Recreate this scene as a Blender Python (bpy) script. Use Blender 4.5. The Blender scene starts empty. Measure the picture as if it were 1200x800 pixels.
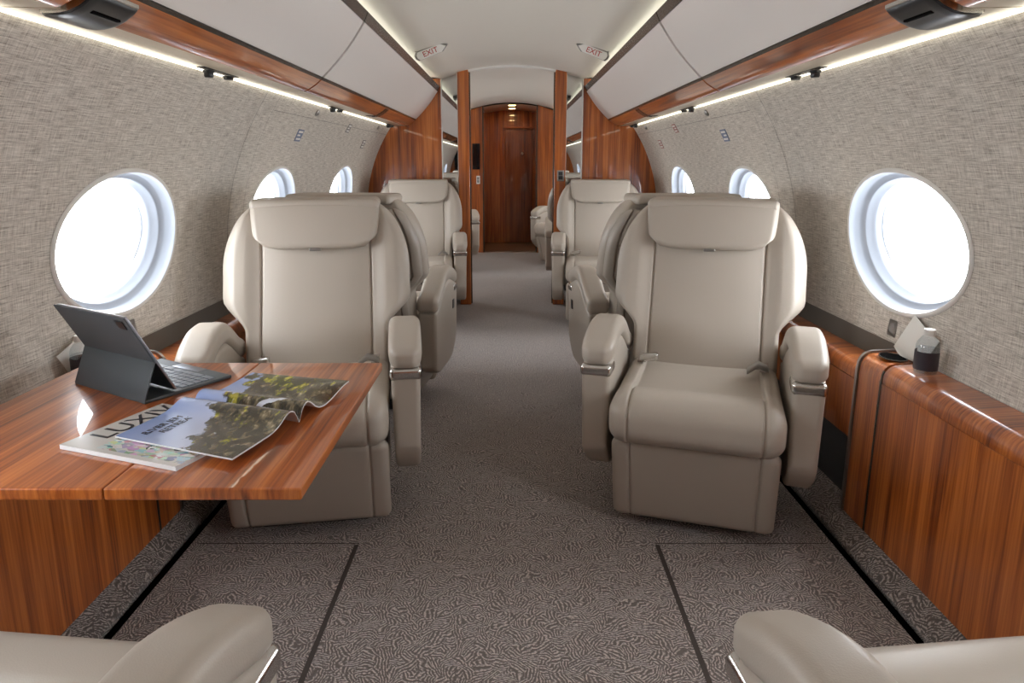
import bpy, bmesh, math, random
from mathutils import Vector, Matrix
random.seed(7)
C = bpy.context.scene.collection
R_ = math.radians
ZC, RW = .75, 1.175            # centre height and radius of the cabin lining
CAMZ = 1.15

# ------------------------------------------------------------------ materials
def srgb(r, g, b):
    f = lambda c: (c/255/12.92) if c/255 <= .04045 else ((c/255+.055)/1.055)**2.4
    return (f(r), f(g), f(b), 1)

class NT:
    def __init__(s, name):
        s.m = bpy.data.materials.new(name); s.m.use_nodes = True
        s.t = s.m.node_tree; s.n = s.t.nodes; s.l = s.t.links
        s.p = s.n['Principled BSDF']
    def new(s, typ, **kw):
        n = s.n.new(typ)
        for k, v in kw.items(): setattr(n, k, v)
        return n
    def link(s, a, b): s.l.new(a, b)
    def ramp(s, fac, stops):
        r = s.new('ShaderNodeValToRGB')
        e = r.color_ramp.elements
        e[0].position, e[0].color = stops[0]
        e[1].position, e[1].color = stops[-1]
        for p, c in stops[1:-1]:
            q = e.new(p); q.color = c
        s.link(fac, r.inputs[0]); return r.outputs[0]
    def mapping(s, src, scale, rot=(0,0,0)):
        m = s.new('ShaderNodeMapping'); m.inputs['Scale'].default_value = scale
        m.inputs['Rotation'].default_value = rot
        s.link(src, m.inputs[0]); return m.outputs[0]
    def noise(s, src, scale, detail=2, rough=.5, dist=0):
        n = s.new('ShaderNodeTexNoise'); n.inputs['Scale'].default_value = scale
        n.inputs['Detail'].default_value = detail; n.inputs['Roughness'].default_value = rough
        n.inputs['Distortion'].default_value = dist
        s.link(src, n.inputs['Vector']); return n.outputs['Fac']
    def math(s, op, a, b=None, c=None):
        m = s.new('ShaderNodeMath', operation=op)
        for i, v in enumerate((a, b, c)):
            if v is None: continue
            if isinstance(v, (int, float)): m.inputs[i].default_value = v
            else: s.link(v, m.inputs[i])
        return m.outputs[0]
    def mix(s, fac, a, b, mode='MIX'):
        m = s.new('ShaderNodeMix', data_type='RGBA', blend_type=mode)
        for i, v in ((0, fac), (6, a), (7, b)):
            if isinstance(v, (int, float)): m.inputs[i].default_value = v
            elif isinstance(v, tuple): m.inputs[i].default_value = v
            else: s.link(v, m.inputs[i])
        return m.outputs[2]
    def bump(s, h, strength, dist=.01):
        b = s.new('ShaderNodeBump'); b.inputs['Strength'].default_value = strength
        b.inputs['Distance'].default_value = dist
        s.link(h, b.inputs['Height']); s.link(b.outputs[0], s.p.inputs['Normal'])

def flat(name, col, rough=.5, metal=0, coat=0, spec=.5, trans=0):
    t = NT(name); t.p.inputs['Base Color'].default_value = col
    t.p.inputs['Roughness'].default_value = rough; t.p.inputs['Metallic'].default_value = metal
    t.p.inputs['Coat Weight'].default_value = coat; t.p.inputs['Coat Roughness'].default_value = .04
    t.p.inputs['Specular IOR Level'].default_value = spec
    t.p.inputs['Transmission Weight'].default_value = trans
    return t.m

def wood(name, axis, bright=1.0):
    t = NT(name)
    co = t.new('ShaderNodeTexCoord').outputs['Object']
    s1 = [1, 1, 1 if axis == 2 else .14]; s1[axis] = .035
    s2 = [1, 1, 1 if axis == 2 else .14]; s2[axis] = .015
    n1 = t.noise(t.mapping(co, tuple(s1)), 26, 3, .6, .25)
    n2 = t.noise(t.mapping(co, tuple(s2)), 170, 3, .6)
    n3 = t.noise(t.mapping(co, tuple(s1)), 5, 1)
    n4 = t.noise(co, 9, 2)
    a = t.math('MULTIPLY', n1, .50)
    a = t.math('MULTIPLY_ADD', n2, .33, a)
    a = t.math('MULTIPLY_ADD', n3, .17, a)
    b = bright
    col = t.ramp(a, [(.38, (.15*b, .030*b, .006*b, 1)), (.46, (.32*b, .075*b, .012*b, 1)),
                     (.54, (.50*b, .135*b, .022*b, 1)), (.66, (.68*b, .230*b, .050*b, 1))])
    t.link(col, t.p.inputs['Base Color'])
    t.p.inputs['Roughness'].default_value = .32
    t.p.inputs['Coat Weight'].default_value = 1; t.p.inputs['Coat Roughness'].default_value = .03
    return t.m

def leather(name, col):
    t = NT(name)
    co = t.new('ShaderNodeTexCoord').outputs['Object']
    n = t.noise(co, 3.5, 2)
    c2 = tuple(c*.93 for c in col[:3]) + (1,)
    t.link(t.mix(n, col, c2), t.p.inputs['Base Color'])
    t.p.inputs['Roughness'].default_value = .40
    t.p.inputs['Specular IOR Level'].default_value = .45
    v = t.new('ShaderNodeTexVoronoi'); v.inputs['Scale'].default_value = 420
    t.link(co, v.inputs['Vector'])
    h = t.math('MULTIPLY_ADD', t.noise(co, 12, 2), 4.0, v.outputs['Distance'])
    t.bump(h, .12, .0012)
    return t.m

def carpet(name, k=1.0):
    t = NT(name)
    g = t.new('ShaderNodeTexCoord').outputs['Object']
    dn = t.new('ShaderNodeTexNoise'); dn.inputs['Scale'].default_value = 14; dn.inputs['Detail'].default_value = 1
    t.link(g, dn.inputs['Vector'])
    off = t.new('ShaderNodeVectorMath', operation='MULTIPLY_ADD')
    t.link(dn.outputs['Color'], off.inputs[0]); off.inputs[1].default_value = (.05, .05, .05); t.link(g, off.inputs[2])
    vor = t.new('ShaderNodeTexVoronoi'); vor.inputs['Scale'].default_value = 34
    t.link(off.outputs[0], vor.inputs['Vector'])
    sc = t.new('ShaderNodeSeparateColor'); t.link(vor.outputs['Color'], sc.inputs[0])
    ang = t.math('MULTIPLY', sc.outputs[0], 6.283)
    sx = t.new('ShaderNodeSeparateXYZ'); t.link(off.outputs[0], sx.inputs[0])
    yz = t.math('ADD', sx.outputs[1], sx.outputs[2])
    d = t.math('ADD', t.math('MULTIPLY', sx.outputs[0], t.math('COSINE', ang)), t.math('MULTIPLY', yz, t.math('SINE', ang)))
    w = t.math('SINE', t.math('MULTIPLY_ADD', t.noise(g, 55, 2), 9.0, t.math('MULTIPLY', d, 760)))
    w = t.math('MULTIPLY_ADD', w, .5, .5)
    brk = t.ramp(t.noise(g, 150, 2, .6), [(.36, (.15, .15, .15, 1)), (.56, (1, 1, 1, 1))])
    w = t.math('MULTIPLY', t.math('POWER', w, 1.6), brk)
    w = t.math('ADD', w, t.math('MULTIPLY', t.noise(g, 320, 2), .35))
    base = t.ramp(w, [(.12, srgb(84*k, 75*k, 71*k)), (.45, srgb(112*k, 102*k, 97*k)), (1.0, srgb(186*k, 173*k, 165*k))])
    fine = t.noise(g, 900, 2)
    t.link(t.mix(.35, base, t.ramp(fine, [(.3, (.5, .5, .5, 1)), (.7, (1.5, 1.5, 1.5, 1))]), 'MULTIPLY'), t.p.inputs['Base Color'])
    t.p.inputs['Roughness'].default_value = .95; t.p.inputs['Specular IOR Level'].default_value = .15
    t.p.inputs['Sheen Weight'].default_value = .55
    t.bump(w, .6, .004)
    return t.m

def linen(name):
    t = NT(name)
    uv = t.new('ShaderNodeUVMap').outputs[0]
    a = t.noise(t.mapping(uv, (14, 330, 1)), 1, 3, .65)
    b = t.noise(t.mapping(uv, (330, 22, 1)), 1, 2, .6)
    c = t.noise(t.mapping(uv, (60, 900, 1)), 1, 1)
    s = t.math('MULTIPLY_ADD', b, .30, t.math('MULTIPLY', a, .50))
    s = t.math('MULTIPLY_ADD', c, .20, s)
    col = t.ramp(s, [(.35, srgb(132, 125, 116)), (.46, srgb(193, 186, 177)), (.54, srgb(216, 210, 201)), (.65, srgb(242, 237, 229))])
    t.link(col, t.p.inputs['Base Color'])
    t.p.inputs['Roughness'].default_value = .85; t.p.inputs['Specular IOR Level'].default_value = .2
    t.bump(s, .35, .0015)
    return t.m

def emit(name, col, s):
    t = NT(name); t.p.inputs['Base Color'].default_value = col
    t.p.inputs['Emission Color'].default_value = col; t.p.inputs['Emission Strength'].default_value = s
    return t.m

def thin_glass(name, tint=(1, 1, 1, 1), fac=.06):
    t = NT(name)
    tr = t.new('ShaderNodeBsdfTransparent'); tr.inputs[0].default_value = tint
    gl = t.new('ShaderNodeBsdfGlossy'); gl.inputs['Roughness'].default_value = .02
    mx = t.new('ShaderNodeMixShader'); mx.inputs[0].default_value = fac
    t.link(tr.outputs[0], mx.inputs[1]); t.link(gl.outputs[0], mx.inputs[2])
    t.link(mx.outputs[0], t.n['Material Output'].inputs[0])
    return t.m

def picture_page(name):
    """landscape photograph printed on the spread: sky, rocks, foliage, waterfall. UV: u along the spread, v 0 top of picture"""
    t = NT(name)
    uv = t.new('ShaderNodeUVMap').outputs[0]
    s = t.new('ShaderNodeSeparateXYZ'); t.link(uv, s.inputs[0])
    U, V = s.outputs[0], s.outputs[1]
    n1 = t.noise(t.mapping(uv, (7, 5, 1)), 1, 4, .6)
    n2 = t.noise(t.mapping(uv, (17, 15, 1)), 1, 4, .66)
    n3 = t.noise(t.mapping(uv, (5.5, 5, 1), (0, 0, .6)), 1, 3, .6)
    sky = t.mix(V, srgb(150, 172, 222), srgb(226, 226, 234))
    rock = t.ramp(n2, [(.3, srgb(20, 20, 14)), (.48, srgb(62, 57, 43)), (.62, srgb(120, 108, 84)), (.78, srgb(200, 186, 156))])
    leaf = t.ramp(n2, [(.34, srgb(32, 38, 14)), (.5, srgb(108, 110, 34)), (.68, srgb(204, 192, 72))])
    lm = t.ramp(t.math('MULTIPLY_ADD', U, .10, n3), [(.60, (0, 0, 0, 1)), (.66, (1, 1, 1, 1))])
    land = t.mix(lm, rock, leaf)
    # ridge line
    h = t.math('SUBTRACT', t.math('ADD', V, t.math('MULTIPLY', U, .55)), t.math('MULTIPLY_ADD', n1, .7, .22))
    hm = t.ramp(h, [(.01, (0, 0, 0, 1)), (.05, (1, 1, 1, 1))])
    c = t.mix(hm, sky, land)
    # waterfall streaks
    w = t.math('ABSOLUTE', t.math('SUBTRACT', t.math('MULTIPLY_ADD', V, -.38, U), t.math('MULTIPLY_ADD', n1, .12, .22)))
    wm = t.math('MULTIPLY', t.math('LESS_THAN', w, .017), t.math('GREATER_THAN', V, .42))
    c = t.mix(wm, c, srgb(214, 218, 232))
    w2 = t.math('ABSOLUTE', t.math('SUBTRACT', U, t.math('MULTIPLY_ADD', n1, .10, .60)))
    wm2 = t.math('MULTIPLY', t.math('LESS_THAN', w2, .03), t.math('GREATER_THAN', V, .5))
    c = t.mix(wm2, c, srgb(186, 200, 226))
    t.link(c, t.p.inputs['Base Color'])
    t.p.inputs['Roughness'].default_value = .22; t.p.inputs['Coat Weight'].default_value = .6
    t.p.inputs['Coat Roughness'].default_value = .1
    return t.m

def cover_page(name):
    t = NT(name)
    uv = t.new('ShaderNodeUVMap').outputs[0]
    s = t.new('ShaderNodeSeparateXYZ'); t.link(uv, s.inputs[0])
    U, V = s.outputs[0], s.outputs[1]
    v = t.new('ShaderNodeTexVoronoi'); v.inputs['Scale'].default_value = 1
    t.link(t.mapping(uv, (15, 22, 1)), v.inputs['Vector'])
    hs = t.new('ShaderNodeHueSaturation'); hs.inputs['Saturation'].default_value = .5; hs.inputs['Value'].default_value = .75
    t.link(v.outputs['Color'], hs.inputs['Color'])
    n = t.noise(t.mapping(uv, (20, 26, 1)), 1, 2)
    inside = t.math('MULTIPLY', t.math('GREATER_THAN', V, .05), t.math('LESS_THAN', V, .26))
    inside = t.math('MULTIPLY', inside, t.math('GREATER_THAN', U, .28))
    inside = t.math('MULTIPLY', inside, t.math('GREATER_THAN', n, .42))
    t.link(t.mix(inside, srgb(214, 210, 204), hs.outputs[0]), t.p.inputs['Base Color'])
    t.p.inputs['Roughness'].default_value = .25; t.p.inputs['Coat Weight'].default_value = .6
    return t.m

M = {}
M['wood_z'] = wood('sapele_upright_grain', 2)
M['wood_y'] = wood('sapele_long_grain', 1)
M['wood_x'] = wood('sapele_cross_grain', 0)
M['leather'] = leather('cream_leather', srgb(179, 169, 157))
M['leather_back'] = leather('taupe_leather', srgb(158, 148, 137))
M['carpet'] = carpet('swirl_carpet', 1.12)
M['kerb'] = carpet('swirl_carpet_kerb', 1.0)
M['linen'] = linen('linen_lining')
M['ceiling'] = flat('ceiling_vinyl', srgb(228, 223, 214), .45)
M['bin'] = flat('bin_door_laminate', srgb(240, 235, 231), .35)
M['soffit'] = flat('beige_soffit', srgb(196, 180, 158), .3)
M['bronze'] = flat('dark_bronze_trim', srgb(84, 77, 70), .25, .5)
M['dark'] = flat('black_plastic', srgb(38, 39, 42), .3)
M['dark_gap'] = flat('black_gap', srgb(10, 9, 9), .95, spec=.05)
M['taupe'] = flat('taupe_trim', srgb(104, 99, 92), .55)
M['chrome'] = flat('brushed_chrome', srgb(205, 203, 200), .22, 1)
M['steel'] = flat('satin_steel', srgb(165, 163, 160), .35, 1)
M['white_plastic'] = flat('white_window_plastic', srgb(188, 192, 198), .3)
M['reveal'] = flat('grey_window_reveal', srgb(150, 156, 166), .3)  # colour darkened so direct sky light does not wash the reveal out
M['white'] = flat('white_paint', srgb(232, 230, 226), .5)
M['mirror'] = flat('mirror_glass', srgb(225, 228, 228), .01, 1)
M['red'] = flat('sign_red', srgb(178, 48, 48), .5)
M['blue'] = flat('placard_blue', srgb(118, 128, 152), .6)
M['rose'] = flat('placard_rose', srgb(168, 122, 118), .6)
M['grey'] = flat('placard_grey', srgb(140, 136, 134), .6)
M['pane'] = thin_glass('window_glass')
M['bottle'] = thin_glass('bottle_plastic', (.86, .89, .91, 1), .14)
M['label_dark'] = flat('bottle_label', srgb(52, 44, 52), .4)
M['napkin'] = flat('napkin_paper', srgb(236, 234, 228), .8)
M['case'] = flat('slate_case', srgb(72, 78, 82), .55)
M['key'] = flat('key_grey', srgb(132, 140, 150), .35)
M['screen'] = flat('dark_screen', srgb(16, 17, 20), .08)
M['alu'] = flat('tablet_edge', srgb(150, 152, 158), .3, .9)
M['paper'] = flat('page_edges', srgb(220, 220, 222), .6)
M['picture'] = picture_page('landscape_spread')
M['cover'] = cover_page('magazine_cover')
M['ink'] = flat('printed_ink', srgb(52, 50, 56), .4)
M['led'] = emit('warm_led_strip', (1, .95, .78, 1), 2.6)
M['fwd_led'] = emit('forward_cabin_led', (1, .96, .88, 1), 13)  # glow of the added fill strips in the forward cabin
M['cove'] = emit('cove_led_strip', (1, .96, .80, 1), 10)
M['lamp'] = emit('downlight_lens', (1, .72, .32, 1), 30)
M['stone'] = flat('vestibule_floor', srgb(120, 100, 80), .3, coat=.5)
M['shell'] = flat('fuselage_skin', srgb(120, 116, 110), .8)

# ------------------------------------------------------------------ mesh helpers
def link(name, me, mat, parent=None, smooth=True):
    o = bpy.data.objects.new(name, me); C.objects.link(o)
    if mat: me.materials.append(mat)
    if parent: o.parent = parent
    if smooth:
        for p in me.polygons: p.use_smooth = True
    return o

def tag(o, label=None, cat=None, group=None, kind=None):
    if label: o['label'] = label
    if cat: o['category'] = cat
    if group: o['group'] = group
    if kind: o['kind'] = kind
    return o

def empty(name, loc=(0, 0, 0), rz=0):
    o = bpy.data.objects.new(name, None); C.objects.link(o)
    o.location = loc; o.rotation_euler = (0, 0, rz); o.empty_display_size = .05
    return o

def axis_list(h, r, n, extra=()):
    m = 4
    L = [-h + r - r*math.tan(k/m*math.pi/4) for k in range(m, 0, -1)]
    for k in range(n+1): L.append(-h + r + (2*h-2*r)*k/n)
    L += [h - r + r*math.tan(k/m*math.pi/4) for k in range(1, m+1)]
    for e in extra: L.append(e)
    L.sort(); out = [L[0]]
    for v in L[1:]:
        if v - out[-1] > 1e-4: out.append(v)
    return out

def rbox(hx, hy, hz, r, n=(4, 4, 4), ex=(), ey=(), ez=(), c=(0, 0, 0), f=None, V=None, F=None):
    """rounded box with a dense, deformable skin -> (verts, faces)"""
    V = [] if V is None else V; F = [] if F is None else F
    H = (hx, hy, hz); r = min(r, min(H)*.999)
    L = [axis_list(H[i], r, n[i], (ex, ey, ez)[i]) for i in range(3)]
    idx = {}
    def vid(p):
        k = tuple(round(q, 5) for q in p)
        if k in idx: return idx[k]
        inn = [max(-(H[i]-r), min(H[i]-r, p[i])) for i in range(3)]
        d = [p[i]-inn[i] for i in range(3)]; l = math.sqrt(sum(q*q for q in d)) or 1
        q = [inn[i] + d[i]/l*r for i in range(3)]
        q = (q[0]+c[0], q[1]+c[1], q[2]+c[2])
        if f: q = f(*q)
        V.append(q); idx[k] = len(V)-1; return idx[k]
    for a in range(3):
        b, cc = (a+1) % 3, (a+2) % 3
        for s in (-1, 1):
            for i in range(len(L[b])-1):
                for j in range(len(L[cc])-1):
                    q = []
                    for (di, dj) in ((0, 0), (1, 0), (1, 1), (0, 1)):
                        p = [0, 0, 0]; p[a] = s*H[a]; p[b] = L[b][i+di]; p[cc] = L[cc][j+dj]
                        q.append(vid(p))
                    F.append(q if s > 0 else q[::-1])
    return V, F

def mk(name, V, F, mat, parent=None, smooth=True, uv=None):
    me = bpy.data.meshes.new(name); me.from_pydata(V, [], F)
    if uv:
        l = me.uv_layers.new(name='UVMap')
        for lp in me.loops: l.data[lp.index].uv = uv[lp.vertex_index]
    me.update()
    return link(name, me, mat, parent, smooth)

def box(name, lo, hi, mat, parent=None, r=.004, f=None):
    h = [(hi[i]-lo[i])/2 for i in range(3)]; c = [(hi[i]+lo[i])/2 for i in range(3)]
    V, F = rbox(h[0], h[1], h[2], min(r, min(h)*.9), (1, 1, 1), c=c, f=f)
    return mk(name, V, F, mat, parent)

def boxes(name, L, mat, parent=None, r=.003):
    V, F = [], []
    for lo, hi in L:
        h = [(hi[i]-lo[i])/2 for i in range(3)]; c = [(hi[i]+lo[i])/2 for i in range(3)]
        idx0 = len(V); v, f = rbox(h[0], h[1], h[2], min(r, min(h)*.9), (1, 1, 1), c=c)
        V += v; F += [[i+idx0 for i in q] for q in f]
    return mk(name, V, F, mat, parent)

def extrude_y(name, prof, y0, y1, mat, parent=None, closed=True, smooth_angle=35, ny=1):
    """profile of (x,z) pulled along y"""
    V = []; F = []; n = len(prof)
    for k in range(ny+1):
        y = y0 + (y1-y0)*k/ny
        V += [(x, y, z) for x, z in prof]
    for k in range(ny):
        for i in range(n if closed else n-1):
            j = (i+1) % n
            F.append((k*n+i, k*n+j, (k+1)*n+j, (k+1)*n+i))
    if closed: F.append(tuple(range(n))[::-1]); F.append(tuple(ny*n+i for i in range(n)))
    o = mk(name, V, F, mat, parent, smooth=False)
    return auto(o, smooth_angle)

def auto(o, deg=35):
    me = o.data
    for p in me.polygons: p.use_smooth = True
    bm = bmesh.new(); bm.from_mesh(me); bmesh.ops.recalc_face_normals(bm, faces=bm.faces)
    for e in bm.edges:
        if len(e.link_faces) == 2 and e.calc_face_angle(0) > R_(deg): e.smooth = False
    bm.to_mesh(me); bm.free(); return o

def poly_y(name, pts, y0, y1, mat, parent=None):
    """flat panel in the xz plane with thickness y0..y1"""
    n = len(pts)
    V = [(x, y0, z) for x, z in pts] + [(x, y1, z) for x, z in pts]
    F = [tuple(range(n)), tuple(range(2*n-1, n-1, -1))] + [(i, (i+1) % n, n+(i+1) % n, n+i) for i in range(n)]
    o = mk(name, V, F, mat, parent, smooth=False)
    return auto(o, 20)

def lathe(name, prof, mat, parent=None, loc=(0, 0, 0), n=32, rot=None):
    V = []; F = []
    for r, z in prof:
        for k in range(n):
            a = 2*math.pi*k/n; V.append((r*math.cos(a), r*math.sin(a), z))
    for i in range(len(prof)-1):
        for k in range(n):
            F.append((i*n+k, i*n+(k+1) % n, (i+1)*n+(k+1) % n, (i+1)*n+k))
    F.append(tuple(range(n))[::-1]); F.append(tuple((len(prof)-1)*n+k for k in range(n)))
    if rot is not None: V = [tuple(rot @ Vector(v)) for v in V]
    V = [(v[0]+loc[0], v[1]+loc[1], v[2]+loc[2]) for v in V]
    return auto(mk(name, V, F, mat, parent), 40)

def text_mesh(name, body, size, mat, parent, mw, extrude=.0004, shear=0):
    cu = bpy.data.curves.new(name, 'FONT'); cu.body = body; cu.size = size; cu.extrude = extrude
    cu.align_x = 'CENTER'; cu.align_y = 'CENTER'; cu.shear = shear
    t = bpy.data.objects.new(name, cu); C.objects.link(t)
    dg = bpy.context.evaluated_depsgraph_get(); dg.update()
    me = bpy.data.meshes.new_from_object(t.evaluated_get(dg))
    bpy.data.objects.remove(t); bpy.data.curves.remove(cu)
    me.transform(mw); me.materials.clear()
    me.name = name
    return link(name, me, mat, parent, smooth=False)

def sm(a, b, x):
    t = max(0, min(1, (x-a)/(b-a))); return t*t*(3-2*t)

def copy_tree(o, parent=None):
    c = o.copy(); C.objects.link(c); c.parent = parent
    for ch in list(o.children): copy_tree(ch, c)
    return c

# ------------------------------------------------------------------ cabin shell
def wp(side, y, arc, rad=RW):
    """point on the lining: arc = metres along the lining from mid height"""
    th = arc/RW
    return (side*rad*math.cos(th), y, ZC + rad*math.sin(th))

def arc_of_z(z): return RW*math.asin((z-ZC)/RW)
WIN_Y = [-.60, .715, 2.03, 3.345, 4.66]
WIN_Y2 = [6.35, 7.67]
WIN_A, WIN_B = .315, .212
WIN_ARC = arc_of_z(.918)

def lining(name, side, y0, y1, a0, a1, wins, mat, rad=RW, off=0.0):
    V, F, UV = [], [], []
    def add(y, a):
        V.append(wp(side, y, a, rad)); UV.append((y, a)); return len(V)-1
    def grid(ya, yb, aa, ab, ny=6, na=14):
        if yb-ya < 1e-5: return
        b = len(V)
        for i in range(ny+1):
            for j in range(na+1): add(ya+(yb-ya)*i/ny, aa+(ab-aa)*j/na)
        for i in range(ny):
            for j in range(na):
                k = b+i*(na+1)+j; F.append((k, k+1, k+na+2, k+na+1))
    ws = [w for w in wins if y0 < w < y1]
    y = y0
    for w in ws:
        lo, hi = max(w-.62, y0), min(w+.62, y1)
        grid(y, lo, a0, a1); y = hi
        N = 96; angs = [2*math.pi*k/N for k in range(N)]
        for cy, ca in ((hi-w, a1-WIN_ARC), (lo-w, a1-WIN_ARC), (lo-w, a0-WIN_ARC), (hi-w, a0-WIN_ARC)):
            angs.append(math.atan2(ca, cy) % (2*math.pi))
        angs = sorted(set(angs)); n = len(angs); b = len(V); K = 9
        for k in range(K+1):
            t = (k/K)**1.3
            for a in angs:
                c, s = math.cos(a), math.sin(a)
                # ellipse point in the same direction
                q = 1/math.sqrt((c/(WIN_A+off))**2+(s/(WIN_B+off))**2)
                sy = (hi-w)/c if c > 1e-9 else ((lo-w)/c if c < -1e-9 else 1e9)
                sa = (a1-WIN_ARC)/s if s > 1e-9 else ((a0-WIN_ARC)/s if s < -1e-9 else 1e9)
                m = min(sy, sa); rr = q+(m-q)*t
                add(w+rr*c, WIN_ARC+rr*s)
        for k in range(K):
            for i in range(n):
                j = (i+1) % n; F.append((b+k*n+i, b+k*n+j, b+(k+1)*n+j, b+(k+1)*n+i))
    grid(y, y1, a0, a1)
    return mk(name, V, F, mat, uv=UV)

A_TOP = arc_of_z(1.437); A_BOT = arc_of_z(.578)
YA, YB, YC = -1.75, 5.60, 8.82
for side, nm in ((-1, 'left'), (1, 'right')):
    w = lining('wall_'+nm, side, YA, YC, A_BOT, A_TOP, WIN_Y+WIN_Y2, M['linen'])
    tag(w, kind='structure')
    # panel joints
    for (yy, wd, mt) in ((2.80, .003, 'taupe'), (2.955, .002, 'taupe')):
        V = []; F = []
        for k in range(25):
            a = A_BOT+(A_TOP-A_BOT)*k/24
            V += [wp(side, yy-wd/2, a, RW-.0012), wp(side, yy+wd/2, a, RW-.0012)]
            if k: F.append((2*k-2, 2*k-1, 2*k+1, 2*k))
        mk('panel_seam', V, F, M[mt], w)
    a = arc_of_z(1.365); V = []
    for yy in (2.96, 5.58): V += [wp(side, yy, a-.001, RW-.0012), wp(side, yy, a+.001, RW-.0012)]
    mk('panel_seam', V, [(0, 1, 3, 2)], M['taupe'], w)
    # outer skin
    s = lining('trim_%s_skin' % nm, side, YA-.05, 10.1, -.2825, 1.25, WIN_Y+WIN_Y2, M['shell'], rad=RW+.085, off=-.042)
    tag(s, kind='structure')
# skin over the top and under the floor
for nm, t0, t1 in (('roof', 1.25/RW, math.pi-1.25/RW),):
    V = []; F = []; rr = RW+.085
    for k in range(25):
        t = t0+(t1-t0)*k/24
        V += [(rr*math.cos(t), YA-.05, ZC+rr*math.sin(t)), (rr*math.cos(t), 10.1, ZC+rr*math.sin(t))]
        if k: F.append((2*k-2, 2*k-1, 2*k+1, 2*k))
    tag(mk('trim_%s_skin' % nm, V, F, M['shell']), kind='structure')

tag(extrude_y('trim_belly_skin', [(-1.224, .455), (-1.224, -.12), (1.224, -.12), (1.224, .455)], YA-.05, 10.1, M['shell'], closed=False), kind='structure')
# windows
FRAME = [(.011, -.001), (.009, -.006), (.004, -.008), (-.002, -.006), (-.004, 0), (-.006, .016), (-.012, .022),
         (-.014, .030), (-.028, .034), (-.034, .038), (-.036, .050), (-.046, .056), (-.050, .066), (-.052, .088)]
def ering(side, yc, off, depth, n=96):
    return [wp(side, yc+(WIN_A+off)*math.cos(2*math.pi*k/n), WIN_ARC+(WIN_B+off)*math.sin(2*math.pi*k/n), RW+depth) for k in range(n)]
wn = 0
for side in (-1, 1):
    for yc in WIN_Y+WIN_Y2:
        wn += 1; n = 96; V = []; F = []
        for i, (o_, d_) in enumerate(FRAME):
            V += ering(side, yc, o_, d_)
            if i: F += [((i-1)*n+k, (i-1)*n+(k+1) % n, i*n+(k+1) % n, i*n+k) for k in range(n)]
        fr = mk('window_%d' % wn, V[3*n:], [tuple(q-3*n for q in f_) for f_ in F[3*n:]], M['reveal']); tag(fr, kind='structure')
        mk('window_lip', V[:4*n], F[:3*n], M['white'], fr)
        V = ering(side, yc, -.049, .066); V.append(wp(side, yc, WIN_ARC, RW+.064))
        mk('window_pane', V, [(k, (k+1) % n, n) for k in range(n)], M['pane'], fr)
        # daylight portal outside the pane
        L = bpy.data.lights.new('daylight_portal', 'AREA'); L.shape = 'ELLIPSE'; L.size = .62; L.size_y = .42
        L.cycles.is_portal = True
        lo = bpy.data.objects.new('daylight_portal', L); C.objects.link(lo)
        p = Vector(wp(side, yc, WIN_ARC, RW+.084)); lo.location = p
        nrm = Vector((-side*math.cos(WIN_ARC/RW), 0, -math.sin(WIN_ARC/RW)))
        lo.rotation_euler = nrm.to_track_quat('-Z', 'Z').to_euler()
        # long axis along the cabin
        zax = -nrm; xax = Vector((0, 1, 0)); yax = zax.cross(xax)
        lo.rotation_euler = Matrix((xax, yax, zax)).transposed().to_euler()

# floor
def quad(name, pts, mat, parent=None): return mk(name, pts, [tuple(range(len(pts)))], mat, parent, smooth=False)
fl = box('floor', (-.986, YA, -.05), (.986, 8.83, 0), M['carpet'], r=.001); tag(fl, kind='structure')
seam = M['dark_gap']
seam2 = flat('carpet_seam', srgb(70, 62, 58), .9)
boxes('floor_seam', [((.4385, -1.2, -.001), (.4515, 1.905, .0012)), ((-.4825, -1.2, -.001), (-.4695, 1.905, .0012)),
                     ((.44, 1.912, -.001), (.965, 1.9145, .001)), ((-.965, 1.912, -.001), (-.47, 1.9145, .001))], seam2, fl, r=.0005)
g = box('floor_vestibule', (-.9, 8.83, -.05), (.9, 10.0, .002), M['stone']); tag(g, kind='structure')
t = box('trim_threshold', (-.40, 8.80, 0), (.36, 8.85, .008), M['chrome']); tag(t, kind='structure')
for side, nm in ((-1, 'left'), (1, 'right')):
    q = boxes('trim_%s_floor_gap' % nm, [((side*.9865 if side > 0 else -1.05, YA, -.05), (1.05 if side > 0 else -.9865, 8.8, -.022))], M['dark_gap'])
    tag(q, kind='structure')
    pr = [(1.024, -.02), (1.018, .012), (1.003, .016), (1.003, .026), (1.014, .042), (1.03, .058), (1.05, .074), (1.075, .088), (1.14, .098), (1.14, -.02)]
    k = extrude_y('baseboard_%s_kerb' % nm, [(side*x, z) for x, z in pr], YA, 8.8, M['kerb']); tag(k, kind='structure')

# ceiling
def cz(x): return 1.885-.30*x*x
prof = [(x/100, cz(x/100)) for x in range(-56, 57, 4)]
prof = [(-.86, 1.66), (-.80, 1.76), (-.72, 1.80), (-.62, 1.805)] + prof + [(.62, 1.805), (.72, 1.80), (.80, 1.76), (.86, 1.66)]
ce = extrude_y('ceiling', prof, YA, 5.62, M['ceiling'], closed=False, ny=4); tag(ce, kind='structure')
prof2 = [(x/100, cz(x/100)-.004) for x in range(-92, 93, 4)]
c2 = extrude_y('ceiling_forward_cabin', prof2, 5.62, 8.83, M['ceiling'], closed=False); tag(c2, kind='structure')
c3 = extrude_y('ceiling_vestibule', [(x/100, cz(x/100)-.02) for x in range(-48, 49, 4)], 8.83, 10.0, M['soffit'], closed=False); tag(c3, kind='structure')
# ceiling rib by the partition
pts = [(x/100, cz(x/100)-.014) for x in range(-34, 35, 4)] + [(x/100, cz(x/100)+.01) for x in range(34, -35, -4)]
rib = poly_y('trim_ceiling_arch', pts, 5.50, 5.56, M['white']); tag(rib, kind='structure')

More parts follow.
